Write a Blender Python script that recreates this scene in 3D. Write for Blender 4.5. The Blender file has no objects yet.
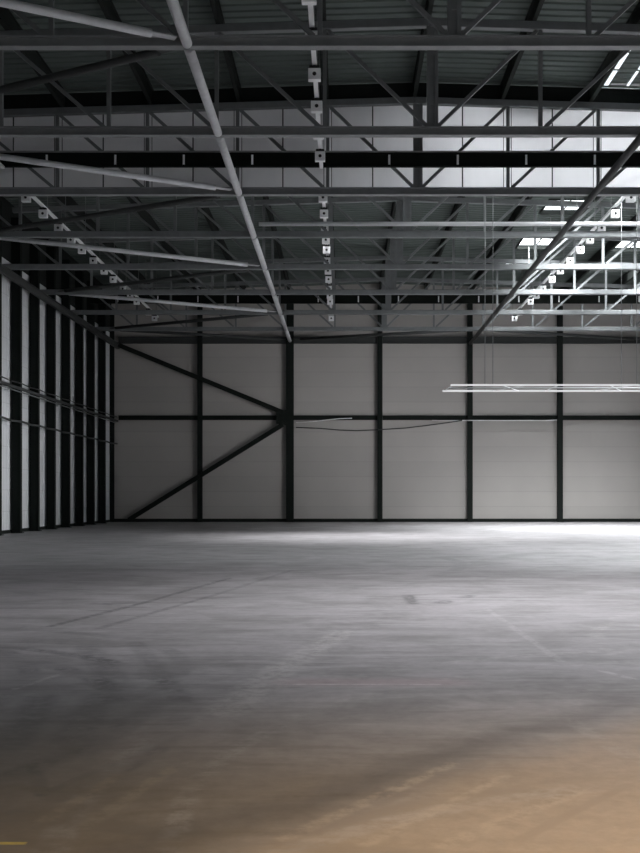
import bpy, bmesh, math, random
from mathutils import Vector, Matrix
random.seed(7)
S = bpy.context.scene
COL = S.collection
EYE = 1.733          # eye height of the photographer
XC = 2.43            # middle of the hall
XL, XR = XC - 18.0, XC + 18.0
YB = 71.4            # back wall
YF = -5.0           # front wall, behind the photographer
def Z(h): return h + EYE

# ------------------------------------------------------------------ materials
def new_mat(name):
    m = bpy.data.materials.new(name); m.use_nodes = True
    nt = m.node_tree
    for n in list(nt.nodes): nt.nodes.remove(n)
    out = nt.nodes.new('ShaderNodeOutputMaterial')
    return m, nt, out
def N(nt, t, **kw):
    n = nt.nodes.new(t)
    for k, v in kw.items():
        if k in n.inputs: n.inputs[k].default_value = v
        else: setattr(n, k, v)
    return n
def L(nt, a, b): nt.links.new(a, b)
def mth(nt, op, a, b=None, c=None, clamp=False):
    n = nt.nodes.new('ShaderNodeMath'); n.operation = op; n.use_clamp = clamp
    for i, v in enumerate((a, b, c)):
        if v is None: continue
        if isinstance(v, (int, float)): n.inputs[i].default_value = v
        else: nt.links.new(v, n.inputs[i])
    return n.outputs[0]
def sstep(nt, v, a, b):
    n = nt.nodes.new('ShaderNodeMapRange'); n.interpolation_type = 'SMOOTHSTEP'
    nt.links.new(v, n.inputs['Value'])
    n.inputs['From Min'].default_value = a; n.inputs['From Max'].default_value = b
    return n.outputs['Result']
def mixc(nt, f, a, b, mode='MIX'):
    n = nt.nodes.new('ShaderNodeMix'); n.data_type = 'RGBA'; n.blend_type = mode
    if isinstance(f, (int, float)): n.inputs['Factor'].default_value = f
    else: nt.links.new(f, n.inputs['Factor'])
    for nm, v in (('A', a), ('B', b)):
        s = [i for i in n.inputs if i.name == nm and i.type == 'RGBA'][0]
        if isinstance(v, tuple): s.default_value = (v + (1,))[:4]
        else: nt.links.new(v, s)
    return [o for o in n.outputs if o.type == 'RGBA'][0]
def noise(nt, scale, detail=4, rough=0.6, vec=None, sc=(1, 1, 1), rot=0, dist=0):
    if vec is None:
        vec = nt.nodes.new('ShaderNodeNewGeometry').outputs['Position']
    mp = nt.nodes.new('ShaderNodeMapping'); mp.inputs['Scale'].default_value = sc
    mp.inputs['Rotation'].default_value = (0, 0, rot)
    nt.links.new(vec, mp.inputs['Vector'])
    n = nt.nodes.new('ShaderNodeTexNoise')
    n.inputs['Scale'].default_value = scale; n.inputs['Detail'].default_value = detail
    n.inputs['Roughness'].default_value = rough; n.inputs['Distortion'].default_value = dist
    nt.links.new(mp.outputs[0], n.inputs['Vector'])
    return n.outputs['Fac']
def paint(name, col, rough=0.5, var=0.25, metallic=0.0, scale=3.0, spec=0.4):
    m, nt, out = new_mat(name)
    b = N(nt, 'ShaderNodeBsdfPrincipled'); b.inputs['Roughness'].default_value = rough
    b.inputs['Metallic'].default_value = metallic
    b.inputs['Specular IOR Level'].default_value = spec
    f = noise(nt, scale, 5)
    lo = tuple(c * (1 - var) for c in col); hi = tuple(min(1, c * (1 + var)) for c in col)
    L(nt, mixc(nt, f, lo, hi), b.inputs['Base Color'])
    L(nt, b.outputs[0], out.inputs['Surface'])
    return m
def emit(name, col, strength):
    m, nt, out = new_mat(name)
    e = N(nt, 'ShaderNodeEmission'); e.inputs['Color'].default_value = col + (1,)
    e.inputs['Strength'].default_value = strength
    L(nt, e.outputs[0], out.inputs['Surface'])
    return m

M = {}
M['truss']  = paint('truss_paint', (0.18, 0.19, 0.192), 0.5, spec=0.2)
M['chord']  = paint('front_truss_paint', (0.26, 0.27, 0.27), 0.5, spec=0.2)
M['pipe']   = paint('pipe_paint', (0.60, 0.61, 0.62), 0.45, spec=0.3)
M['strut']  = paint('dark_strut_paint', (0.05, 0.053, 0.052), 0.55, spec=0.2)
M['column'] = paint('column_paint', (0.014, 0.017, 0.015), 0.8, spec=0.08)
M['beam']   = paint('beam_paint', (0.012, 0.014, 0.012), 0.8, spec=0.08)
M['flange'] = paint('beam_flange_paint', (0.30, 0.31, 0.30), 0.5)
M['purlin'] = paint('purlin_paint', (0.02, 0.023, 0.021), 0.7, spec=0.1)
M['deck']   = paint('roof_deck_sheet', (0.105, 0.126, 0.116), 0.6, var=0.15, scale=0.4, spec=0.15)
M['white']  = paint('white_enamel', (0.90, 0.91, 0.91), 0.35, var=0.05)
M['bright'] = paint('pale_tube_paint', (0.78, 0.79, 0.80), 0.4, var=0.06)
M['black']  = paint('black_plastic', (0.015, 0.015, 0.016), 0.5)
M['cable']  = paint('cable_jacket', (0.03, 0.03, 0.03), 0.6)
M['palecable'] = paint('pale_cable_jacket', (0.8, 0.8, 0.8), 0.5)
M['tube']   = emit('rail_tube_glow', (0.97, 0.98, 1.0), 0.62)  # faint glow added so the outer rail tubes look evenly white
M['galv']   = paint('galvanised_steel', (0.22, 0.23, 0.23), 0.4, metallic=0.3)
M['daylight'] = emit('daylight_pane', (0.93, 0.95, 1.0), 0.7)
M['edge_glow'] = emit('roof_edge_glow', (0.9, 0.95, 1.0), 1.2)
M['skylight'] = emit('skylight_pane', (0.92, 0.96, 1.0), 3.0)

def wall_mat(name, col, joint_axis_h=True, ribs=None):
    m, nt, out = new_mat(name)
    b = N(nt, 'ShaderNodeBsdfPrincipled'); b.inputs['Roughness'].default_value = 0.5
    b.inputs['Specular IOR Level'].default_value = 0.3
    geo = nt.nodes.new('ShaderNodeNewGeometry')
    sep = nt.nodes.new('ShaderNodeSeparateXYZ'); L(nt, geo.outputs['Position'], sep.inputs[0])
    # sandwich panels one metre high, thin joints, a little tone difference panel by panel
    zz = mth(nt, 'DIVIDE', sep.outputs['Z'], 1.0)
    fr = mth(nt, 'FRACT', zz)
    joint = mth(nt, 'LESS_THAN', fr, 0.035)
    row = mth(nt, 'FLOOR', zz)
    cx = mth(nt, 'FLOOR', mth(nt, 'DIVIDE', mth(nt, 'SUBTRACT', sep.outputs['X'], XC), 6.0))
    comb = nt.nodes.new('ShaderNodeCombineXYZ'); L(nt, cx, comb.inputs[0]); L(nt, row, comb.inputs[1])
    wn = nt.nodes.new('ShaderNodeTexWhiteNoise'); wn.noise_dimensions = '3D'; L(nt, comb.outputs[0], wn.inputs['Vector'])
    tone = mth(nt, 'MULTIPLY_ADD', wn.outputs['Value'], 0.06, 0.97)
    f = noise(nt, 0.35, 5, vec=geo.outputs['Position'])
    base = mixc(nt, f, tuple(c * 0.92 for c in col), tuple(c * 1.06 for c in col))
    tn = nt.nodes.new('ShaderNodeCombineColor')
    for i in range(3): L(nt, tone, tn.inputs[i])
    base = mixc(nt, 1.0, base, tn.outputs[0], 'MULTIPLY')
    base = mixc(nt, mth(nt, 'MULTIPLY', joint, 0.14), base, (0.05, 0.05, 0.05))
    L(nt, base, b.inputs['Base Color'])
    bp = N(nt, 'ShaderNodeBump'); bp.inputs['Strength'].default_value = 0.3; bp.inputs['Distance'].default_value = 0.01
    L(nt, mth(nt, 'SUBTRACT', 1.0, joint), bp.inputs['Height']); L(nt, bp.outputs[0], b.inputs['Normal'])
    L(nt, b.outputs[0], out.inputs['Surface'])
    return m
M['wall_back'] = wall_mat('back_wall_panels', (0.405, 0.385, 0.362))
M['wall_side'] = wall_mat('side_wall_sheets', (0.68, 0.69, 0.70))

# translucent infill sheets of the roof partition
m, nt, out = new_mat('translucent_sheet')
tr = N(nt, 'ShaderNodeBsdfTranslucent'); df = N(nt, 'ShaderNodeBsdfDiffuse')
f = noise(nt, 1.1, 5, sc=(1, 1, 0.6))
L(nt, mixc(nt, f, (0.78, 0.78, 0.79), (0.94, 0.94, 0.95)), tr.inputs['Color'])
L(nt, mixc(nt, f, (0.50, 0.50, 0.50), (0.68, 0.68, 0.68)), df.inputs['Color'])
mx = N(nt, 'ShaderNodeMixShader'); mx.inputs[0].default_value = 0.75
L(nt, df.outputs[0], mx.inputs[1]); L(nt, tr.outputs[0], mx.inputs[2]); L(nt, mx.outputs[0], out.inputs['Surface'])
M['sheet'] = m

# concrete floor
m, nt, out = new_mat('dusty_concrete_floor')
b = N(nt, 'ShaderNodeBsdfPrincipled')
geo = nt.nodes.new('ShaderNodeNewGeometry'); P = geo.outputs['Position']
sep = nt.nodes.new('ShaderNodeSeparateXYZ'); L(nt, P, sep.inputs[0])
X_, Y_ = sep.outputs['X'], sep.outputs['Y']
big = noise(nt, 0.16, 5, 0.55, P)
mid = noise(nt, 0.9, 6, 0.6, P, dist=0.4)
fine = noise(nt, 7.0, 6, 0.7, P)
streak = noise(nt, 1.0, 5, 0.65, P, sc=(0.45, 1.7, 1), rot=0.12, dist=0.5)
streak2 = noise(nt, 1.0, 5, 0.6, P, sc=(0.5, 3.5, 1), rot=-0.75, dist=0.6)
c = mixc(nt, sstep(nt, big, 0.3, 0.7), (0.30, 0.29, 0.295), (0.40, 0.385, 0.395))
c = mixc(nt, mth(nt, 'MULTIPLY', sstep(nt, mid, 0.42, 0.66), 0.65), c, (0.22, 0.215, 0.21))
c = mixc(nt, mth(nt, 'MULTIPLY', sstep(nt, streak, 0.45, 0.72), 0.5), c, (0.50, 0.49, 0.50))
c = mixc(nt, mth(nt, 'MULTIPLY', sstep(nt, streak2, 0.46, 0.70), 0.68), c, (0.20, 0.195, 0.19))
# tan dust and painted warm light right of a swept edge, fading further in
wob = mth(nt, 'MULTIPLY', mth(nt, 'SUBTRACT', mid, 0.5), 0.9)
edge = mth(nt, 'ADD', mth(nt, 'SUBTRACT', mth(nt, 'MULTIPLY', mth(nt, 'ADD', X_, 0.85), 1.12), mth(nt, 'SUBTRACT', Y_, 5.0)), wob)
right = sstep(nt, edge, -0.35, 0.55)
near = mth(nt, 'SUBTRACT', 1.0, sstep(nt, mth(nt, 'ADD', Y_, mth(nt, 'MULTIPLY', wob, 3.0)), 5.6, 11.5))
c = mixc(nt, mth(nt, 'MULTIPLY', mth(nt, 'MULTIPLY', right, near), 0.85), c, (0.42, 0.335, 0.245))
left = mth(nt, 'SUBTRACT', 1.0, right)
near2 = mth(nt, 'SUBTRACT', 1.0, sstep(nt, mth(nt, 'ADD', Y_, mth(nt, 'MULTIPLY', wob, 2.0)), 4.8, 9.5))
c = mixc(nt, mth(nt, 'MULTIPLY', mth(nt, 'MULTIPLY', left, near2), 0.75), c, (0.20, 0.155, 0.095))  # browner left side, dust with the warm light painted in too
# a dark rubber mark runs along the swept edge
dk = mth(nt, 'SUBTRACT', 1.0, sstep(nt, mth(nt, 'ABSOLUTE', mth(nt, 'ADD', edge, 0.45)), 0.0, 0.42))
dk = mth(nt, 'MULTIPLY', dk, sstep(nt, mth(nt, 'MULTIPLY', Y_, -1), -13, -6))
c = mixc(nt, mth(nt, 'MULTIPLY', dk, 0.45), c, (0.12, 0.11, 0.105))
# curved tyre marks: thin rings, broken up by noise
def ring(cx, cy, r, w, amt, col, y0=None, y1=None):
    global c
    dx = mth(nt, 'SUBTRACT', X_, cx); dy = mth(nt, 'SUBTRACT', Y_, cy)
    d = mth(nt, 'SQRT', mth(nt, 'ADD', mth(nt, 'MULTIPLY', dx, dx), mth(nt, 'MULTIPLY', dy, dy)))
    d = mth(nt, 'ABSOLUTE', mth(nt, 'SUBTRACT', mth(nt, 'ADD', d, mth(nt, 'MULTIPLY', wob, 0.12)), r))
    k = mth(nt, 'SUBTRACT', 1.0, sstep(nt, d, w * 0.4, w))
    k = mth(nt, 'MULTIPLY', k, sstep(nt, fine, 0.35, 0.6))
    k = mth(nt, 'MULTIPLY', k, mth(nt, 'MULTIPLY', sstep(nt, streak, 0.4, 0.62), amt * 1.0))
    c = mixc(nt, k, c, col)
dark, pale = (0.10, 0.10, 0.10), (0.48, 0.47, 0.46)
for a in ((-6.0, 8.0, 4.2, 0.16, 0.75, dark), (-6.0, 8.0, 4.75, 0.14, 0.7, dark), (-6.8, 7.0, 3.9, 0.14, 0.6, dark),
          (-7.5, 9.2, 4.6, 0.15, 0.6, dark), (-5.2, 10.4, 3.6, 0.15, 0.5, dark), (4.5, 6.0, 5.4, 0.10, 0.3, pale), (4.4, 6.2, 5.9, 0.12, 0.4, pale),
          (2.0, 14.0, 9.0, 0.12, 0.35, dark), (0.0, 2.0, 16.0, 0.18, 0.4, dark), (-9.0, 28.0, 12.0, 0.25, 0.5, dark),
          (8.0, 30.0, 17.5, 0.2, 0.35, dark), (5.0, 8.0, 3.2, 0.1, 0.35, pale), (9.0, 12.0, 6.0, 0.14, 0.4, pale),
          (3.0, 2.0, 4.6, 0.12, 0.35, pale), (3.4, 1.6, 5.3, 0.10, 0.3, (0.2, 0.17, 0.13))):
    ring(*a)
# straight tyre lines, scratches and small patches
def seg(p, q, w, amt, col, nz=fine, n0=0.35, n1=0.6):
    global c
    (ax, ay), (bx, by) = p, q
    ux, uy = bx - ax, by - ay; l2 = ux*ux + uy*uy
    dx = mth(nt, 'SUBTRACT', X_, ax); dy = mth(nt, 'SUBTRACT', Y_, ay)
    t = mth(nt, 'DIVIDE', mth(nt, 'ADD', mth(nt, 'MULTIPLY', dx, ux), mth(nt, 'MULTIPLY', dy, uy)), l2, clamp=True)
    ex = mth(nt, 'SUBTRACT', dx, mth(nt, 'MULTIPLY', t, ux)); ey = mth(nt, 'SUBTRACT', dy, mth(nt, 'MULTIPLY', t, uy))
    d = mth(nt, 'SQRT', mth(nt, 'ADD', mth(nt, 'MULTIPLY', ex, ex), mth(nt, 'MULTIPLY', ey, ey)))
    d = mth(nt, 'ADD', d, mth(nt, 'MULTIPLY', wob, w * 0.6))
    k = mth(nt, 'SUBTRACT', 1.0, sstep(nt, d, w * 0.3, w))
    k = mth(nt, 'MULTIPLY', mth(nt, 'MULTIPLY', k, sstep(nt, nz, n0, n1)), amt)
    c = mixc(nt, k, c, col)
for a in (((-3.9, 14.2), (-3.3, 17.0), 0.10, 0.8, dark), ((-3.3, 17.0), (-2.4, 22.5), 0.10, 0.8, dark),
          ((-3.2, 14.0), (-2.2, 19.0), 0.09, 0.6, dark), ((-2.2, 19.0), (-1.2, 25.0), 0.10, 0.5, dark),
          ((-0.95, 8.6), (-0.6, 10.8), 0.28, 0.5, pale), ((-0.6, 10.8), (0.0, 13.6), 0.24, 0.5, pale),
          ((2.20, 16.6), (2.28, 11.2), 0.07, 0.3, (0.55, 0.54, 0.54)), ((2.55, 10.6), (2.75, 10.1), 0.06, 0.45, (0.6, 0.6, 0.6)),
          ((1.12, 17.2), (1.12, 18.6), 0.16, 0.85, dark), ((1.58, 17.3), (1.68, 17.6), 0.20, 0.8, dark), ((2.10, 18.3), (2.20, 18.6), 0.18, 0.7, dark),
          ((-2.95, 12.3), (-2.0, 9.6), 0.22, 0.45, dark), ((-2.45, 12.6), (-1.7, 10.2), 0.16, 0.4, dark), ((-2.1, 9.3), (-1.95, 7.6), 0.22, 0.55, dark),
          ((-2.6, 9.2), (-2.3, 7.4), 0.20, 0.6, dark), ((-1.55, 9.0), (-1.75, 7.2), 0.16, 0.45, dark), ((-2.95, 9.6), (-2.75, 10.4), 0.05, 0.7, pale),
          ((-1.4, 6.6), (-1.6, 5.7), 0.07, 0.5, (0.36, 0.30, 0.22)), ((-1.1, 6.8), (-1.35, 5.6), 0.08, 0.4, (0.38, 0.33, 0.25)), ((-2.0, 6.9), (-1.75, 6.2), 0.07, 0.5, dark), ((-1.75, 6.2), (-1.5, 6.9), 0.06, 0.4, dark),
          ((-0.3, 5.4), (0.7, 6.9), 0.07, 0.35, (0.55, 0.46, 0.36)), ((0.1, 5.3), (1.0, 6.6), 0.06, 0.35, (0.56, 0.48, 0.38)), ((0.5, 5.3), (1.4, 6.3), 0.08, 0.35, (0.55, 0.47, 0.37)),
          ((0.9, 5.4), (1.7, 6.4), 0.05, 0.3, (0.24, 0.19, 0.14)), ((0.2, 6.0), (0.9, 7.0), 0.05, 0.25, (0.24, 0.19, 0.14))):
    seg(*a)
# the floor gets darker towards the left, near the entrance
dk_left = mth(nt, 'MULTIPLY', mth(nt, 'MULTIPLY', left, mth(nt, 'SUBTRACT', 1.0, sstep(nt, mth(nt, 'ADD', Y_, mth(nt, 'MULTIPLY', wob, 4.0)), 8.0, 11.5))), sstep(nt, X_, 0.2, -2.2))
c = mixc(nt, mth(nt, 'MULTIPLY', dk_left, mth(nt, 'MULTIPLY_ADD', mid, 0.9, -0.1)), c, (0.12, 0.115, 0.10))
# reddish sawn joint and pale scratch across the middle of the floor
j = mth(nt, 'SUBTRACT', 1.0, sstep(nt, mth(nt, 'ABSOLUTE', mth(nt, 'SUBTRACT', Y_, 9.95)), 0.0, 0.35))
j = mth(nt, 'MULTIPLY', j, mth(nt, 'MULTIPLY', sstep(nt, X_, -0.9, -0.3), mth(nt, 'SUBTRACT', 1.0, sstep(nt, X_, 0.9, 1.4))))
c = mixc(nt, mth(nt, 'MULTIPLY', j, 0.4), c, (0.42, 0.30, 0.31))
s_ = mth(nt, 'LESS_THAN', mth(nt, 'ABSOLUTE', mth(nt, 'SUBTRACT', Y_, 9.83)), 0.018)
s_ = mth(nt, 'MULTIPLY', s_, mth(nt, 'MULTIPLY', sstep(nt, X_, -0.7, -0.4), mth(nt, 'SUBTRACT', 1.0, sstep(nt, X_, 0.8, 1.1))))
c = mixc(nt, mth(nt, 'MULTIPLY', s_, sstep(nt, fine, 0.3, 0.55)), c, (0.6, 0.56, 0.56))
# specks of yellow marking paint by the entrance
yl = mth(nt, 'MULTIPLY', mth(nt, 'LESS_THAN', mth(nt, 'ABSOLUTE', mth(nt, 'SUBTRACT', Y_, 5.33)), 0.02), mth(nt, 'LESS_THAN', X_, -1.58))
yl = mth(nt, 'MULTIPLY', yl, sstep(nt, fine, 0.35, 0.5))
c = mixc(nt, mth(nt, 'MULTIPLY', yl, 0.8), c, (0.62, 0.50, 0.12))
fl = mixc(nt, fine, (0.66, 0.66, 0.66), (1.28, 1.28, 1.28))
c = mixc(nt, 1.0, c, fl, 'MULTIPLY')
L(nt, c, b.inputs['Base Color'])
L(nt, mth(nt, 'MULTIPLY_ADD', mid, 0.25, 0.36), b.inputs['Roughness'])
b.inputs['Specular IOR Level'].default_value = 0.45
bp = N(nt, 'ShaderNodeBump'); bp.inputs['Strength'].default_value = 0.12; bp.inputs['Distance'].default_value = 0.02
L(nt, mth(nt, 'ADD', mid, mth(nt, 'MULTIPLY', fine, 0.4)), bp.inputs['Height']); L(nt, bp.outputs[0], b.inputs['Normal'])
L(nt, b.outputs[0], out.inputs['Surface'])
M['floor'] = m

# ------------------------------------------------------------------ geometry helpers
class MB:
    """collects shapes into one mesh"""
    def __init__(s): s.bm = bmesh.new()
    def box(s, x0, x1, y0, y1, z0, z1, bev=0.0):
        r = bmesh.ops.create_cube(s.bm, size=1.0)
        vs = r['verts']
        bmesh.ops.scale(s.bm, vec=(x1 - x0, y1 - y0, z1 - z0), verts=vs)
        bmesh.ops.translate(s.bm, vec=((x0 + x1) / 2, (y0 + y1) / 2, (z0 + z1) / 2), verts=vs)
        if bev:
            es = list({e for v in vs for e in v.link_edges})
            bmesh.ops.bevel(s.bm, geom=es, offset=bev, segments=1, affect='EDGES')
        return s
    def bar(s, p, q, w, h, bev=0.0):
        p, q = Vector(p), Vector(q); d = q - p; ln = d.length; d.normalize()
        up = Vector((0, 0, 1)) if abs(d.z) < 0.95 else Vector((0, 1, 0))
        sx = d.cross(up).normalized(); sz = sx.cross(d).normalized()
        vs = bmesh.ops.create_cube(s.bm, size=1.0)['verts']
        mt = Matrix((( sx.x*w, d.x*ln, sz.x*h, (p.x+q.x)/2), (sx.y*w, d.y*ln, sz.y*h, (p.y+q.y)/2),
                     (sx.z*w, d.z*ln, sz.z*h, (p.z+q.z)/2), (0, 0, 0, 1)))
        bmesh.ops.transform(s.bm, matrix=mt, verts=vs)
        if bev:
            es = list({e for v in vs for e in v.link_edges})
            bmesh.ops.bevel(s.bm, geom=es, offset=bev, segments=1, affect='EDGES')
        return s
    def tube(s, pts, r, seg=14):
        pts = [Vector(p) for p in pts]; rings = []
        for i, p in enumerate(pts):
            a = pts[max(0, i - 1)]; bq = pts[min(len(pts) - 1, i + 1)]
            d = (bq - a).normalized()
            up = Vector((0, 0, 1)) if abs(d.z) < 0.95 else Vector((0, 1, 0))
            sx = d.cross(up).normalized(); sz = sx.cross(d).normalized()
            rings.append([s.bm.verts.new(p + sx * r * math.cos(2*math.pi*k/seg) + sz * r * math.sin(2*math.pi*k/seg)) for k in range(seg)])
        for i in range(len(rings) - 1):
            for k in range(seg):
                f = s.bm.faces.new((rings[i][k], rings[i][(k+1) % seg], rings[i+1][(k+1) % seg], rings[i+1][k])); f.smooth = True
        s.bm.faces.new(rings[0]); s.bm.faces.new(list(reversed(rings[-1])))
        return s
    def prism(s, outline, axis, a0, a1):
        """outline: list of 2-D points; axis 'x','y' or 'z' is the extrusion direction"""
        def mk(u, v, t): return {'x': (t, u, v), 'y': (u, t, v), 'z': (u, v, t)}[axis]
        A = [s.bm.verts.new(mk(u, v, a0)) for u, v in outline]; B = [s.bm.verts.new(mk(u, v, a1)) for u, v in outline]
        n = len(A)
        for i in range(n): s.bm.faces.new((A[i], A[(i+1) % n], B[(i+1) % n], B[i]))
        s.bm.faces.new(A); s.bm.faces.new(list(reversed(B)))
        return s
    def ibeam(s, axis, cu, cv, a0, a1, w, h, tf=0.03, tw=0.02, flip=False):
        """I section: flanges w wide, h tall, centred at (cu, cv); flip turns the web sideways"""
        o = [(-w/2, -h/2), (w/2, -h/2), (w/2, -h/2+tf), (tw/2, -h/2+tf), (tw/2, h/2-tf), (w/2, h/2-tf), (w/2, h/2), (-w/2, h/2),
             (-w/2, h/2-tf), (-tw/2, h/2-tf), (-tw/2, -h/2+tf), (-w/2, -h/2+tf)]
        if flip: o = [(v, -u) for u, v in o]
        return s.prism([(cu + u, cv + v) for u, v in o], axis, a0, a1)
    def build(s, name, mat, parent=None):
        bmesh.ops.recalc_face_normals(s.bm, faces=s.bm.faces[:])
        me = bpy.data.meshes.new(name); s.bm.to_mesh(me); s.bm.free()
        me.materials.append(mat)
        o = bpy.data.objects.new(name, me); COL.objects.link(o)
        if parent is not None:
            o.parent = parent
            o.matrix_parent_inverse = Matrix.Translation(-parent.location)
        return o
def empty(name, loc):
    o = bpy.data.objects.new(name, None); COL.objects.link(o); o.location = loc; o.empty_display_size = 0.3
    return o
def tag(o, label, cat, group=None):
    o['label'] = label; o['category'] = cat
    if group: o['group'] = group
    return o
def struct(o): o['kind'] = 'structure'; return o
ORD = ['first', 'second', 'third', 'fourth', 'fifth', 'sixth', 'seventh', 'eighth', 'ninth', 'tenth', 'eleventh', 'twelfth',
       'thirteenth', 'fourteenth', 'fifteenth', 'sixteenth', 'seventeenth', 'eighteenth', 'nineteenth', 'twentieth',
       'twenty-first', 'twenty-second', 'twenty-third', 'twenty-fourth', 'twenty-fifth']

# ------------------------------------------------------------------ heights
HB = 10.40                                  # bottom chord centre above the eye
def top_h(x): return 13.50 - 0.03 * abs(x - XC)
def deck_h(x): return 14.20 - 0.03 * abs(x - XC)

# ------------------------------------------------------------------ shell
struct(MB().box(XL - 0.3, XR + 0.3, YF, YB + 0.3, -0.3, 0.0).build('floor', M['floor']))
WT = Z(14.4)
struct(MB().box(XL - 0.3, XR + 0.3, YB, YB + 0.25, 0, WT).build('wall_back', M['wall_back']))
# left wall: vertical ribbed sheet
mb = MB(); pts = []
y = YF
while y < YB - 0.01:
    for dy, dx in ((0.0, 0.0), (0.20, 0.0), (0.23, -0.012), (0.30, -0.012), (0.33, 0.0)):
        if y + dy < YB: pts.append((XL + dx, y + dy))
    y += 0.36
pts.append((XL, YB))
A = [mb.bm.verts.new((px, py, 0)) for px, py in pts]; B = [mb.bm.verts.new((px, py, WT - 0.75)) for px, py in pts]
for i in range(len(A) - 1): mb.bm.faces.new((A[i], A[i+1], B[i+1], B[i]))
mb.box(XL - 0.3, XL - 0.06, YF, YB, 0, WT - 0.75)
struct(mb.build('wall_left', M['wall_side']))
struct(MB().box(XL, XL + 0.05, YF, YB, Z(10.9), WT - 0.75).build('trim_2', M['purlin']))
# right wall: solid, with two long low translucent gateways
mb = MB(); WINS = [(4.0, 21.0, 0.3, 4.6), (39.0, 69.0, 0.3, 5.4)]
cuts = [YF] + [v for w_ in WINS for v in w_[:2]] + [YB]
for k in range(0, len(cuts), 2): mb.box(XR, XR + 0.25, cuts[k], cuts[k+1], 0, WT - 0.75)
for ya, yb_, za, zb in WINS: mb.box(XR, XR + 0.25, ya, yb_, 0, za).box(XR, XR + 0.25, ya, yb_, zb, WT - 0.75)
struct(mb.build('wall_right', M['wall_side']))
for i, (ya, yb_, za, zb) in enumerate(WINS):
    w = MB().box(XR + 0.10, XR + 0.14, ya, yb_, za, zb).build('window_%d' % (i + 1), M['daylight']); struct(w)
    mb = MB(); yy = ya
    while yy <= yb_ + 0.01:
        mb.box(XR + 0.02, XR + 0.10, yy - 0.04, yy + 0.04, za, zb); yy += (yb_ - ya) / round((yb_ - ya) / 3.0)
    mb.box(XR + 0.02, XR + 0.10, ya, yb_, 2.6, 2.7)
    mb.build('window_frame', M['column'], w)
# front wall behind the photographer, with the open gateway
DX0, DX1, DZ = -3.0, 12.0, 5.5
mb = MB()
mb.box(XL, DX0, YF - 0.25, YF, 0, WT).box(DX1, XR, YF - 0.25, YF, 0, WT).box(DX0, DX1, YF - 0.25, YF, DZ, WT)
struct(mb.build('wall_front', M['wall_side']))

# roof deck: trapezoidal sheet, ribs run across the hall, cut round the skylights
SKY_Y = [39.3, 45.3, 51.5, 58.9, 64.3]
SKY_X = [(9.7, 12.0), (14.6, 17.6)]
HALF = 1.25
mb = MB(); prof = []
y = YF
while y < YB:
    prof += [(y, 0.0), (y + 0.16, 0.0), (y + 0.20, 0.04), (y + 0.36, 0.04)]; y += 0.40
prof.append((YB, 0.0))
def strip(x0, x1, ya, yb):
    pr = [(a, b_) for a, b_ in prof if ya - 1e-6 <= a <= yb + 1e-6]
    pr = [(ya, pr[0][1])] + pr + [(yb, pr[-1][1])]
    A = [mb.bm.verts.new((x0, a, Z(deck_h(x0)) + b_)) for a, b_ in pr]; B = [mb.bm.verts.new((x1, a, Z(deck_h(x1)) + b_)) for a, b_ in pr]
    for i in range(len(A) - 1): mb.bm.faces.new((A[i], B[i], B[i+1], A[i+1]))
FILL_SKY = (3.4, 5.4)  # extra roof opening added behind the partition to brighten its sheets
strip(XL - 0.3, XC, YF, YB); strip(XC, FILL_SKY[0], YF, YB)
strip(FILL_SKY[0], FILL_SKY[1], YF, SKY_Y[0] - HALF); strip(FILL_SKY[0], FILL_SKY[1], SKY_Y[0] + HALF, YB)
xs = [FILL_SKY[1], SKY_X[0][0], SKY_X[0][1], SKY_X[1][0], SKY_X[1][1], XR + 0.3]
for i in range(5):
    if i in (1, 3):
        cuts = [YF] + [v for sy in SKY_Y for v in (sy - HALF, sy + HALF)] + [YB]
        for k in range(0, len(cuts), 2): strip(xs[i], xs[i+1], cuts[k], cuts[k+1])
    else: strip(xs[i], xs[i+1], YF, YB)
bmesh.ops.remove_doubles(mb.bm, verts=mb.bm.verts[:], dist=1e-4)
struct(mb.build('ceiling', M['deck']))
n = 3
for i, (x0, x1) in enumerate(SKY_X + [FILL_SKY]):
    for k, sy in enumerate(SKY_Y if i < 2 else SKY_Y[:1]):
        zz = Z(deck_h(x0)) + 0.15
        p = MB().box(x0, x1, sy - HALF, sy + HALF, zz, zz + 0.03).build('window_%d' % n, M['skylight']); struct(p); n += 1  # the pane at FILL_SKY is added
        f = MB()
        for a in (x0, x1): f.box(a - 0.03, a + 0.03, sy - HALF, sy + HALF, zz - 0.22, zz + 0.06)
        for a in (sy - HALF, sy + HALF): f.box(x0, x1, a - 0.03, a + 0.03, zz - 0.22, zz + 0.06)
        f.box((x0+x1)/2 - 0.025, (x0+x1)/2 + 0.025, sy - HALF, sy + HALF, zz - 0.05, zz)
        f.build('window_frame', M['purlin'], p)

for x0, x1 in ((8.86, 9.0), (9.62, 9.70)):  # glowing strips added for the lit purlin edges, deck stays closed here
    zz = Z(deck_h(x1)) - 0.05
    for ya in (30.9, 32.3, 33.7, 35.1):
        struct(MB().box(x0, x1, ya, ya + 1.2, zz, zz + 0.03).build('window_%d' % n, M['edge_glow'])); n += 1  # added glow strips for lit purlin edges, no windows here
# plinth along the back wall and down the left wall
struct(MB().box(XL, XR, YB - 0.12, YB, 0, 0.22).build('baseboard_back', M['column']))
struct(MB().box(XL, XL + 0.06, YF, YB - 0.12, 0, 0.16).build('baseboard_left', M['column']))

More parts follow.
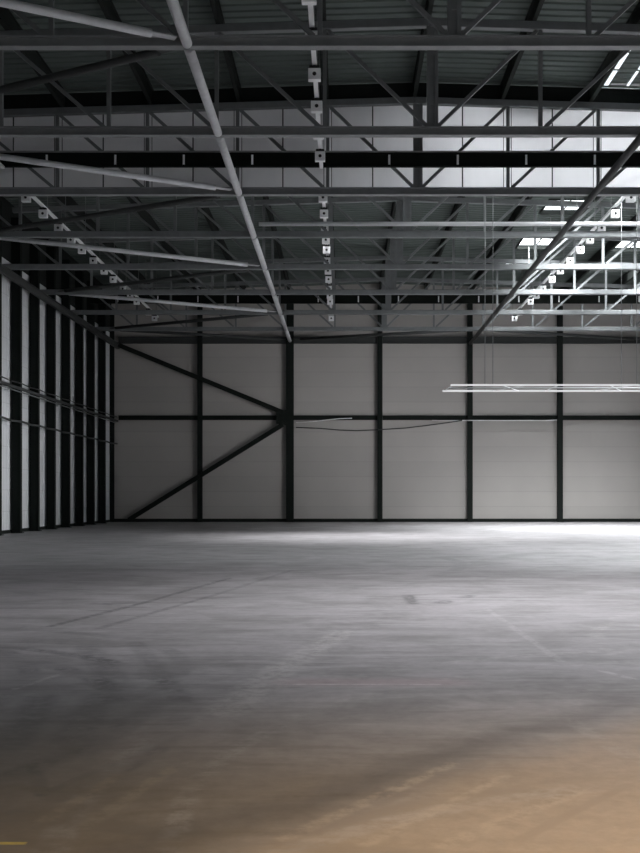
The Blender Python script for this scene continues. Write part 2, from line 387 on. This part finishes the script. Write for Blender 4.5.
# ------------------------------------------------------------------ back wall steel
def back_col(x, w, label):
    r = empty('steel_column', (x, YB - 0.2, 0)); tag(r, label, 'column', 'columns along the back wall')
    MB().ibeam('z', x, YB - 0.2, 0.03, Z(13.0) - 0.03 * abs(x - XC), w, 0.36, 0.03, 0.02).build('shaft', M['column'], r)
    MB().box(x - w/2 - 0.06, x + w/2 + 0.06, YB - 0.42, YB - 0.125, 0.0, 0.03).build('base_plate', M['column'], r)
    return r
back_col(XC - 17.86, 0.24, 'black steel column in the far left corner of the hall')
back_col(XC - 12.0, 0.31, 'black steel column crossed by both diagonal wall braces, left of their meeting point')
back_col(XC - 6.0, 0.50, 'broad black steel column where the two diagonal wall braces meet')
back_col(XC, 0.33, 'black steel column, first to the right of the broad braced column')
back_col(XC + 6.0, 0.33, 'black steel column behind the left end of the hanging rail frame')
back_col(XC + 12.0, 0.33, 'rightmost black steel column on the back wall')
# girt and eaves beam, in lengths between the columns
gx = [XC - 17.45, XC - 12, XC - 6, XC, XC + 6, XC + 12, XC + 18]
gn = ['left of the leftmost bay column', 'behind meeting wall braces', 'right of broad braced column',
      'in bay left of hanging frame', 'with long pale cable along it', 'at the right edge of the view']
gn[0] = 'in the far left corner bay'
hw = {XC - 12: 0.17, XC - 6: 0.25, XC: 0.18, XC + 6: 0.18, XC + 12: 0.18}
for i in range(6):
    a, b_ = gx[i] + hw.get(gx[i], 0.02) , gx[i+1] - hw.get(gx[i+1], 0.02)
    zc = Z(5.22)
    o = MB().ibeam('x', YB - 0.17, zc, a, b_, 0.20, 0.30, 0.035, 0.025).build('wall_rail', M['column'])
    tag(o, 'dark horizontal rail halfway up back wall, ' + gn[i], 'wall rail', 'horizontal rails on the back wall')
for i in range(6):
    a, b_ = gx[i] + hw.get(gx[i], 0.02), gx[i+1] - hw.get(gx[i+1], 0.02)
    o = MB().ibeam('x', YB - 0.19, Z(10.38), a, b_, 0.30, 0.42, 0.04, 0.03).build('wall_beam', M['strut'])
    tag(o, 'grey beam along top of back wall, ' + ['in the far left corner bay', 'in second bay from left corner', 'right of the broad braced column',
        'in bay left of hanging frame', 'above left half of hanging frame', 'at the right edge of the view'][i], 'beam', 'beams along the top of the back wall')
# K brace on the back wall
yb = YB - 0.46
apex = (XC - 6.45, yb, Z(5.22))
r = tag(MB().bar((XC - 17.55, yb, Z(10.1)), (apex[0], yb, Z(5.55)), 0.2, 0.30, 0.01).build('wall_brace', M['column']),
    'upper dark diagonal brace sloping down across the left of the back wall', 'brace', 'diagonal braces on the back wall')
r = tag(MB().bar((XC - 16.7, yb, 0.15), (apex[0], yb, Z(4.75)), 0.2, 0.30, 0.01).build('wall_brace', M['column']),
    'lower dark diagonal brace rising from the floor across the left of the back wall', 'brace', 'diagonal braces on the back wall')
mb = MB().prism([(apex[0]-0.45, Z(5.65)), (apex[0]+0.62, Z(5.75)), (apex[0]+0.62, Z(4.65)), (apex[0]-0.45, Z(4.8))], 'y', YB - 0.405 - 0.03, YB - 0.405)
tag(mb.build('gusset_plate', M['column']), 'dark steel plate joining the two wall braces to the broad column', 'gusset plate')

# cables on the back wall
def sag(p, q, s, n=14):
    p, q = Vector(p), Vector(q)
    return [p.lerp(q, t/n) - Vector((0, 0, s * 4 * (t/n) * (1 - t/n))) for t in range(n + 1)]
def px(xp, yp, d):           # where a point seen at (xp, yp) lies at depth d
    return ((xp - 343.5) * d / 1068.0, d, Z((496 - yp) * d / 1068.0))
d0 = YB - 0.42
pts = [px(296, 427.5, d0), px(320, 428.5, d0), px(340, 430.2, d0), px(356, 430.8, d0), px(380, 429.8, d0), px(405, 428.2, d0), px(425, 425.8, d0), px(446, 423.0, d0), px(462, 420.5, d0)]
pts = [(a, b_ - 0.12, c_) for a, b_, c_ in pts]
tag(MB().tube(pts, 0.035, 8).build('cable', M['cable']), 'thin dark cable drooping across the back wall below the rail', 'cable')
pts = [px(296, 422.6, d0), px(312, 421.6, d0), px(327, 419.9, d0), px(340, 418.6, d0), px(352, 418.2, d0)]
tag(MB().tube(pts, 0.03, 8).build('cable', M['palecable']), 'short pale cable climbing onto the rail right of the braced column', 'cable')
pts = [px(432, 420.4, d0), px(445, 420.8, d0), px(470, 420.4, d0), px(500, 420.6, d0), px(530, 420.5, d0), px(545, 420.7, d0), px(557, 420.0, d0)]
tag(MB().tube(pts, 0.032, 8).build('cable', M['palecable']), 'long pale cable lying along the back wall rail under the hanging frame', 'cable')

# ------------------------------------------------------------------ left wall steel
LC = [46.85, 49.83, 52.75, 55.72, 58.70, 61.70, 64.50, 67.50]
for i, yy in enumerate(LC):
    x0 = XL + 0.065
    r = empty('wall_column', (x0 + 0.2, yy + 0.15, 0))
    tag(r, ['black steel column on the left wall, nearest, at the left edge of the view', 'second black steel column along the left wall from the left edge',
            'third black steel column along the left wall', 'fourth black steel column along the left wall', 'fifth black steel column along the left wall',
            'sixth black steel column along the left wall, before the darkest strips', 'seventh black steel column along the left wall, third from the far corner', 'eighth black steel column along the left wall, last before the far corner'][i],
        'column', 'columns along the left wall')
    MB().ibeam('z', x0 + 0.21, yy + 0.15, 0.03, Z(13.0), 0.30, 0.42, 0.03, 0.25, flip=True).build('shaft', M['column'], r)
    MB().box(x0 - 0.0, x0 + 0.50, yy - 0.06, yy + 0.36, 0.0, 0.03).build('base_plate', M['column'], r)
for k, (hh, rr, xo, nm, lab) in enumerate(((4.98, 0.075, 0.562, 'service_pipe', 'thick dark pipe running along the left wall columns at mid height'),
                                   (5.26, 0.028, 0.515, 'service_pipe', 'thin cable pipe just above the thick pipe on the left wall'),
                                   (3.47, 0.05, 0.537, 'service_pipe', 'lower dark pipe running along the left wall columns'))):
    pts = []
    for i, yy in enumerate([40.0] + [v for v in LC for v in (v + 0.15, v + 1.6)] + [YB - 0.5]):
        pts.append((XL + xo, yy, Z(hh) - (0.05 if i % 2 == 0 and k else 0)))
    tag(MB().tube(pts, rr, 10).build(nm, M['strut'] if k != 1 else M['cable']), lab, 'pipe', 'pipes along the left wall')
mb = MB().tube([(XL + 0.517, 40.0, Z(4.84)), (XL + 0.517, YB - 1.0, Z(4.84))], 0.03, 8)
tag(mb.build('service_pipe', M['galv']), 'pale thin conduit tucked under the thick pipe on the left wall', 'pipe', 'pipes along the left wall')
o = MB().ibeam('y', XL + 0.61, Z(9.93), 34.0, YB - 0.45, 0.20, 0.34, 0.04, 0.03)
# web plate seen from the hall
tag(o.build('eaves_beam', M['strut']), 'grey steel beam running along the top of the left wall columns', 'beam')

# ------------------------------------------------------------------ trusses
TY = [24.5 + 6 * k for k in range(8)]
TL = ['nearest the camera, at the top of the view', 'second from the camera, in front of the pale partition', 'third from the camera, carrying the pale sheet partition',
      'fourth from the camera, just behind the partition sheets', 'fifth from the camera, second behind the pale partition', 'sixth from the camera, third behind the pale partition',
      'seventh from the camera, second from the back wall', 'eighth and last, closest to the back wall']
XN, NP = 2.54, 3.08                         # truss panel points
NODES = [XN + NP * k for k in range(-5, 6)]
for i, ty in enumerate(TY):
    r = empty('roof_truss', (XC, ty, Z(HB)))
    tag(r, 'grey roof truss, ' + TL[i], 'roof truss', 'roof trusses across the hall')
    xl0 = XL + 0.12
    if i < 3: mb = MB().ibeam('x', ty, Z(HB), xl0, XR - 0.1, 0.24, 0.25, 0.03, 0.05)
    else: mb = MB().bar((xl0, ty, Z(HB)), (XR - 0.1, ty, Z(HB)), 0.24, 0.24, 0.015)
    mb.build('bottom_chord', M['chord'] if i < 3 else M['truss'], r)
    mb = MB()
    mb.bar((XL + 0.55, ty, Z(top_h(XL + 0.5))), (XC, ty, Z(top_h(XC))), 0.22, 0.22, 0.012)
    mb.bar((XC, ty, Z(top_h(XC))), (XR - 0.1, ty, Z(top_h(XR))), 0.22, 0.22, 0.012)
    mb.build('top_chord', M['truss'], r)
    for k, xn in enumerate(NODES):
        z0, z1 = Z(HB) + 0.12, Z(top_h(xn)) - 0.11
        if abs(xn - XN) < 0.1:
            mb = MB().bar((xn - 0.11, ty, z0), (xn - 0.11, ty, z1), 0.10, 0.14).bar((xn + 0.11, ty, z0), (xn + 0.11, ty, z1), 0.10, 0.14)
            for q in (0.25, 0.75): mb.box(xn - 0.14, xn + 0.14, ty - 0.05, ty + 0.05, z0 + q*(z1-z0) - 0.1, z0 + q*(z1-z0) + 0.1)
            mb.box(xn - 0.07, xn + 0.07, ty - 0.02, ty + 0.02, z0, z1)
            mb.build('king_post', M['truss'], r)
        else:
            MB().bar((xn, ty, z0), (xn, ty, z1), 0.11, 0.11).build('vertical', M['truss'], r)
    for k in range(6):
        for s in (-1, 1):
            xo, xi = XN + s * NP * (k + 1), XN + s * NP * k
            a = (xi + s * 0.14, ty, Z(HB) + 0.14); b_ = (xo - s * 0.10, ty, Z(top_h(xo)) - 0.13)
            if k == 5: b_ = (xi + s * 1.9, ty, a[2] + 1.5)
            MB().bar(a, b_, 0.10, 0.10).build('diagonal', M['truss'], r)

# partition sheets hanging in the third truss, one sheet per bay between the verticals
PN = [XL + 0.56] + NODES + [XR - 0.02]
PLAB = ['outermost on the left', 'second from the left wall', 'third from the left wall', 'fourth from the left wall, above the pale pipe',
        'first left of the white light fittings', 'between the white light fittings and the king post', 'first right of the king post', 'second right of the king post',
        'third right of the king post', 'brightest in view, at the right edge', 'second from the right wall', 'outermost on the right']
for k in range(12):
    x0, x1 = PN[k] + 0.012, PN[k+1] - 0.012
    ys0, ys1 = 36.5 + 0.135, 36.5 + 0.15
    o = MB().prism([(x0, Z(HB) - 0.08), (x1, Z(HB) - 0.08), (x1, Z(top_h(x1)) - 0.02), (x0, Z(top_h(x0)) - 0.02)], 'y', ys0, ys1).build('partition_sheet', M['sheet'])
    xm = (x0 + x1) / 2
    for xq, wq in ((xm, 0.022), (x0 + 0.12, 0.012), (x1 - 0.12, 0.012)):
        MB().box(xq - wq, xq + wq, ys0 - 0.015, ys0 - 0.001, Z(HB) - 0.08, Z(top_h(xq)) - 0.03).build('joint_strip', M['strut'], o)
    tag(o, 'pale partition sheet in the third truss, ' + PLAB[k], 'partition sheet', 'partition sheets in the third truss')
o = MB().prism([(XL + 0.6, Z(top_h(XL)) + 0.12), (XC, Z(top_h(XC)) + 0.12), (XR - 0.05, Z(top_h(XR)) + 0.12), (XR - 0.05, Z(deck_h(XR)) - 0.03), (XC, Z(deck_h(XC)) - 0.03), (XL + 0.6, Z(deck_h(XL)) - 0.03)],
    'y', 36.5 + 0.10, 36.5 + 0.12)
struct(o.build('trim_1', M['purlin']))

# two long dark beams hung in the trusses, with pale clips
def long_beam(yc, zc, h, label, x0c):
    r = empty('steel_beam', (XC, yc, zc)); tag(r, label, 'beam', 'long dark cross beams under the roof')
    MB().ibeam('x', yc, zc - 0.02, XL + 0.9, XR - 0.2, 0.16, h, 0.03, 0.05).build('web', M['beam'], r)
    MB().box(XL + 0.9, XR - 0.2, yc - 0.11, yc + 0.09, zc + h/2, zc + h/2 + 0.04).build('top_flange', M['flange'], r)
    x = x0c - 2.32 * 4
    while x < XR - 0.5:
        if x > XL + 1.0:
            MB().box(x - 0.035, x + 0.035, yc - 0.10, yc - 0.08, zc - h*0.42, zc + h*0.30, 0.004).build('clip', M['white'], r)
        x += 2.32
long_beam(36.5 - 0.24, Z(11.42), 0.46, 'long black beam with pale clips crossing in front of the pale sheet partition', -7.73)
long_beam(61.85, Z(11.42), 0.50, 'long black beam with pale clips near the back wall, behind the seventh truss', -6.1)

# purlins under the deck
for k in range(-5, 6):
    x = XC + 3.0 * k
    z1 = Z(deck_h(x)) - 0.01; z0 = Z(top_h(x)) + 0.115
    o = MB().ibeam('y', x, (z0 + z1) / 2, 18.0, YB - 0.02, 0.13, z1 - z0, 0.025, 0.03)
    nm = ('purlin along the roof ridge' if k == 0 else '%s purlin to the %s of the roof ridge' % (ORD[abs(k) - 1], 'left' if k < 0 else 'right'))
    tag(o.build('roof_purlin', M['purlin']), 'dark steel ' + nm + ', running towards the back wall', 'purlin', 'purlins under the roof deck')

# long struts that run the length of the hall
o = empty('tie_pipe', (XC - 6, 18.0, Z(10.33))); tag(o, 'pale grey round pipe running from overhead to the broad braced column', 'pipe')
xx = XC - 6
edges = [12.0] + [v for ty in TY for v in (ty - 0.125, ty + 0.125)] + [YB - 0.40]
for k in range(0, len(edges), 2):
    MB().tube([(xx, edges[k], Z(10.33)), (xx, edges[k+1], Z(10.33))], 0.12, 18).build('pipe_length', M['pipe'], o)
o = MB().tube([(XC + 6, 12.0, Z(10.16)), (XC + 6, YB - 0.40, Z(10.16))], 0.115, 18).build('tie_pipe', M['strut'])
tag(o, 'dark pipe slanting from the right edge down to the back wall', 'pipe')
# short pale pipe with joints on the fourth truss
tag(MB().tube([(-3.35, 42.24, Z(10.76)), (XR - 0.3, 42.24, Z(10.76))], 0.085, 14).build('service_pipe', M['bright']),
    'bright horizontal pipe just above the bottom chord of the fourth truss', 'pipe')

# horizontal braces in the plane of the bottom chords
def brace(a, b_, lab, m=None):
    a, b_ = Vector(a), Vector(b_); d = (b_ - a).normalized()
    r = empty('roof_brace', a); tag(r, lab, 'brace', 'tubular braces in the roof')
    MB().tube([a + d * 0.85, b_ - d * 0.75], 0.095, 16).build('tube', m or M['pipe'], r)
    for p, q in ((a + d * 0.28, a + d * 1.05), (b_ - d * 0.95, b_ - d * 0.35)):
        MB().bar(p, q, 0.20, 0.025).build('gusset', m or M['pipe'], r)
HBR = Z(10.40)
kn = ['first truss', 'third truss', 'fifth truss', 'seventh truss']
for i, k in enumerate((0, 2, 4, 6)):
    ty = TY[k]
    brace((XC - 6, ty - 0.1, HBR), (XL + 0.8, ty - 6, HBR), 'grey tube brace from pale pipe at %s, forward to left wall' % kn[i])
    brace((XC - 6, ty + 0.1, HBR), (XL + 0.8, ty + 6, HBR), 'darker tube brace from pale pipe at %s, back to left wall' % kn[i], M['strut'])
brace((XL + 0.8, 66.6, HBR), (XC - 6, YB - 0.4, HBR), 'grey tube brace in last bay, from left wall to braced column', M['strut'])
brace((XC + 6, 66.6, HBR), (XC - 6, YB - 0.4, HBR), 'grey tube brace in last bay, between braced column and dark pipe', M['strut'])
brace((XC + 6, 66.6, HBR), (XR - 0.5, YB - 0.4, HBR), 'grey tube brace in the last bay, right of the dark pipe', M['strut'])

# ------------------------------------------------------------------ rows of light fittings
FY = [23.1, 25.2, 27.4, 29.65, 31.85, 34.0, 38.7, 40.9, 43.1, 45.1, 46.95, 49.1, 51.3, 53.3, 55.7, 57.6, 59.4, 62.9, 65.0]
rows = [(-11.5, 'left', 35.0), (-0.745, 'middle', 18.0), (10.4, 'right', 37.0)]
for rx, nm, y0 in rows:
    ry0 = 18.0
    o = MB().box(rx - 0.06, rx + 0.06, ry0, 36.2 - 0.12, Z(11.05), Z(11.13)).box(rx - 0.06, rx + 0.06, 36.66, 66.2, Z(11.05), Z(11.13)).build('light_rail', M['white'])
    tag(o, 'narrow white rail carrying the %s row of box fittings' % nm, 'light rail', 'white rails under the roof')
    for hy in [v for v in (20.0, 23.9, 27.0, 30.0, 33.0, 35.6, 38.0, 41.5, 44.2, 47.6, 50.4, 53.6, 56.5, 59.9, 62.2, 65.6)]:
        MB().tube([(rx, hy, Z(11.13)), (rx, hy, Z(deck_h(rx)) + 0.02)], 0.012, 6).build('hanger', M['galv'], o)
    n = 0
    for fy in FY:
        if fy < y0: continue
        r = empty('light_fitting', (rx, fy, Z(10.80)))
        tag(r, '%s white box fitting from the camera in the %s row under the roof' % (ORD[n], nm), 'light fitting', 'white box fittings under the roof rails'); n += 1
        MB().box(rx - 0.16, rx + 0.16, fy - 0.09, fy + 0.09, Z(10.65), Z(10.95), 0.012).build('housing', M['white'], r)
        mb = MB().tube([(rx, fy - 0.104, Z(10.80)), (rx, fy - 0.0895, Z(10.80))], 0.05, 16)
        mb.build('lens', M['black'], r)
        MB().box(rx - 0.13, rx + 0.13, fy - 0.07, fy + 0.07, Z(10.955), Z(11.03), 0.005).box(rx - 0.03, rx + 0.03, fy - 0.03, fy + 0.03, Z(11.0), Z(11.05)).build('driver_box', M['black'], r)

# ------------------------------------------------------------------ the frame hanging on the right
YN, YFAR, HF = 38.6, 40.75, 4.01
r = empty('hanging_frame', (3.9, YN, Z(HF))); tag(r, 'long white double rail with crossed bracing, hanging on thin cables at right', 'hanging frame')
xe = 19.4
MB().tube([(3.87, YN, Z(HF)), (xe, YN, Z(HF))], 0.034, 12).build('glow_tube', M['tube'], r)  # both outer tubes carry the added glow
MB().tube([(3.78, YFAR, Z(HF)), (xe, YFAR, Z(HF))], 0.040, 12).build('glow_tube', M['tube'], r)
MB().tube([(3.95, YN + 1.0, Z(HF)), (xe, YN + 1.0, Z(HF))], 0.022, 12).build('rail', M['bright'], r)
for x in (3.95, 7.8, 11.7, 15.6, 19.3):
    MB().tube([(x, YN, Z(HF)), (x - 0.1, YFAR, Z(HF))], 0.02, 8).build('cross_bar', M['bright'], r)
for x in (6.2, 10.1, 14.0):
    MB().tube([(x - 0.5, YN, Z(HF)), (x + 0.5, YFAR, Z(HF))], 0.016, 8).build('crossed_brace', M['bright'], r)
    MB().tube([(x + 0.5, YN, Z(HF)), (x - 0.5, YFAR, Z(HF))], 0.016, 8).build('crossed_brace', M['bright'], r)
for x in (5.4, 10.6, 16.0):
    for yy in (YN, YFAR):
        MB().tube([(x, yy, Z(HF)), (x, yy, Z(13.5))], 0.012, 6).build('cable', M['galv'], r)

# ------------------------------------------------------------------ light
w = bpy.data.worlds.new('World'); S.world = w; w.use_nodes = True
bg = w.node_tree.nodes['Background']; bg.inputs['Color'].default_value = (0.80, 0.88, 1.0, 1); bg.inputs['Strength'].default_value = 1.0
def area(name, loc, rot, sx, sy, power, col):
    l = bpy.data.lights.new(name, 'AREA'); l.shape = 'RECTANGLE'; l.size = sx; l.size_y = sy; l.energy = power; l.color = col
    o = bpy.data.objects.new(name, l); COL.objects.link(o); o.location = loc; o.rotation_euler = rot
    return o
# unseen fill lights added over the floor and at the right gateway
def fill_light(name, x, y, sx, sy, power, col, spread, h=13.6):
    o = area(name, (x, y, Z(h)), (0, 0, 0), sx, sy, power, col); o.data.spread = math.radians(spread); return o
fill_light('floor_fill', 1.6, 45.6, 8.0, 2.0, 560, (0.97, 0.96, 1.0), 62, 13.5)  # added fill for the far floor, hidden behind the partition
fill_light('floor_fill', 5.6, 17.5, 11.0, 5.0, 980, (0.97, 0.96, 1.0), 80)  # added fill over the near floor, no fixture
fill_light('warm_fill', 2.6, 3.6, 2.5, 2.0, 165, (1.0, 0.78, 0.57), 75, 7.0)  # added warm fill for the foreground, no fixture
o = area('gateway_fill', (XR + 0.08, 47.0, Z(1.2)), (math.radians(90), 0, math.radians(90)), 14.0, 4.4, 190, (0.95, 0.97, 1.0))  # added narrow beam that lifts the left wall
o.data.spread = math.radians(30)
o = area('gateway_fill', (XR - 0.6, 46.0, Z(2.4)), (math.radians(93), 0, math.radians(36)), 6.0, 4.0, 160, (0.97, 0.97, 1.0))  # second added beam, turned towards the back wall
o.data.spread = math.radians(42)
# daylight falling through the roof glazing and the added middle opening
for x0, x1 in SKY_X + [FILL_SKY]:
    for sy in (SKY_Y if x0 > 6 else SKY_Y[:1]):
        o = area('roof_daylight', ((x0 + x1) / 2, sy, Z(deck_h(x0)) + (-0.5 if 40 < sy < 55 else 0.12)), (math.radians(25 if 40 < sy < 55 else (-28 if sy < 40 else 0)), 0, 0), x1 - x0 - 0.1, 2 * HALF - 0.1, (130 if x0 < 6 else 4600) if sy < 40 else {45.3: 850, 51.5: 600, 58.9: 560, 64.3: 340}[sy], (0.94, 0.97, 1.0))
        o.data.spread = math.radians({39.3: 150, 45.3: 85, 51.5: 80, 58.9: 95, 64.3: 90}[sy])

# ------------------------------------------------------------------ camera
cd = bpy.data.cameras.new('Camera'); cam = bpy.data.objects.new('Camera', cd); COL.objects.link(cam)
cam.location = (0, 0, EYE); cam.rotation_euler = (math.radians(90), 0, 0)
cd.sensor_fit = 'AUTO'; cd.sensor_width = 36.0; cd.lens = 1068.0 / 853.0 * 36.0
cd.shift_x = -23.5 / 853.0; cd.shift_y = 69.5 / 853.0; cd.clip_end = 300
S.camera = cam
S.view_settings.view_transform = 'Standard'; S.view_settings.look = 'None'; S.view_settings.gamma = 1.0
S.view_settings.exposure = 0.2
try: S.view_settings.use_curve_mapping = False
except Exception: pass
S.cycles.use_denoising = True
S.cycles.max_bounces = 8; S.cycles.diffuse_bounces = 5
S.cycles.sample_clamp_indirect = 8.0
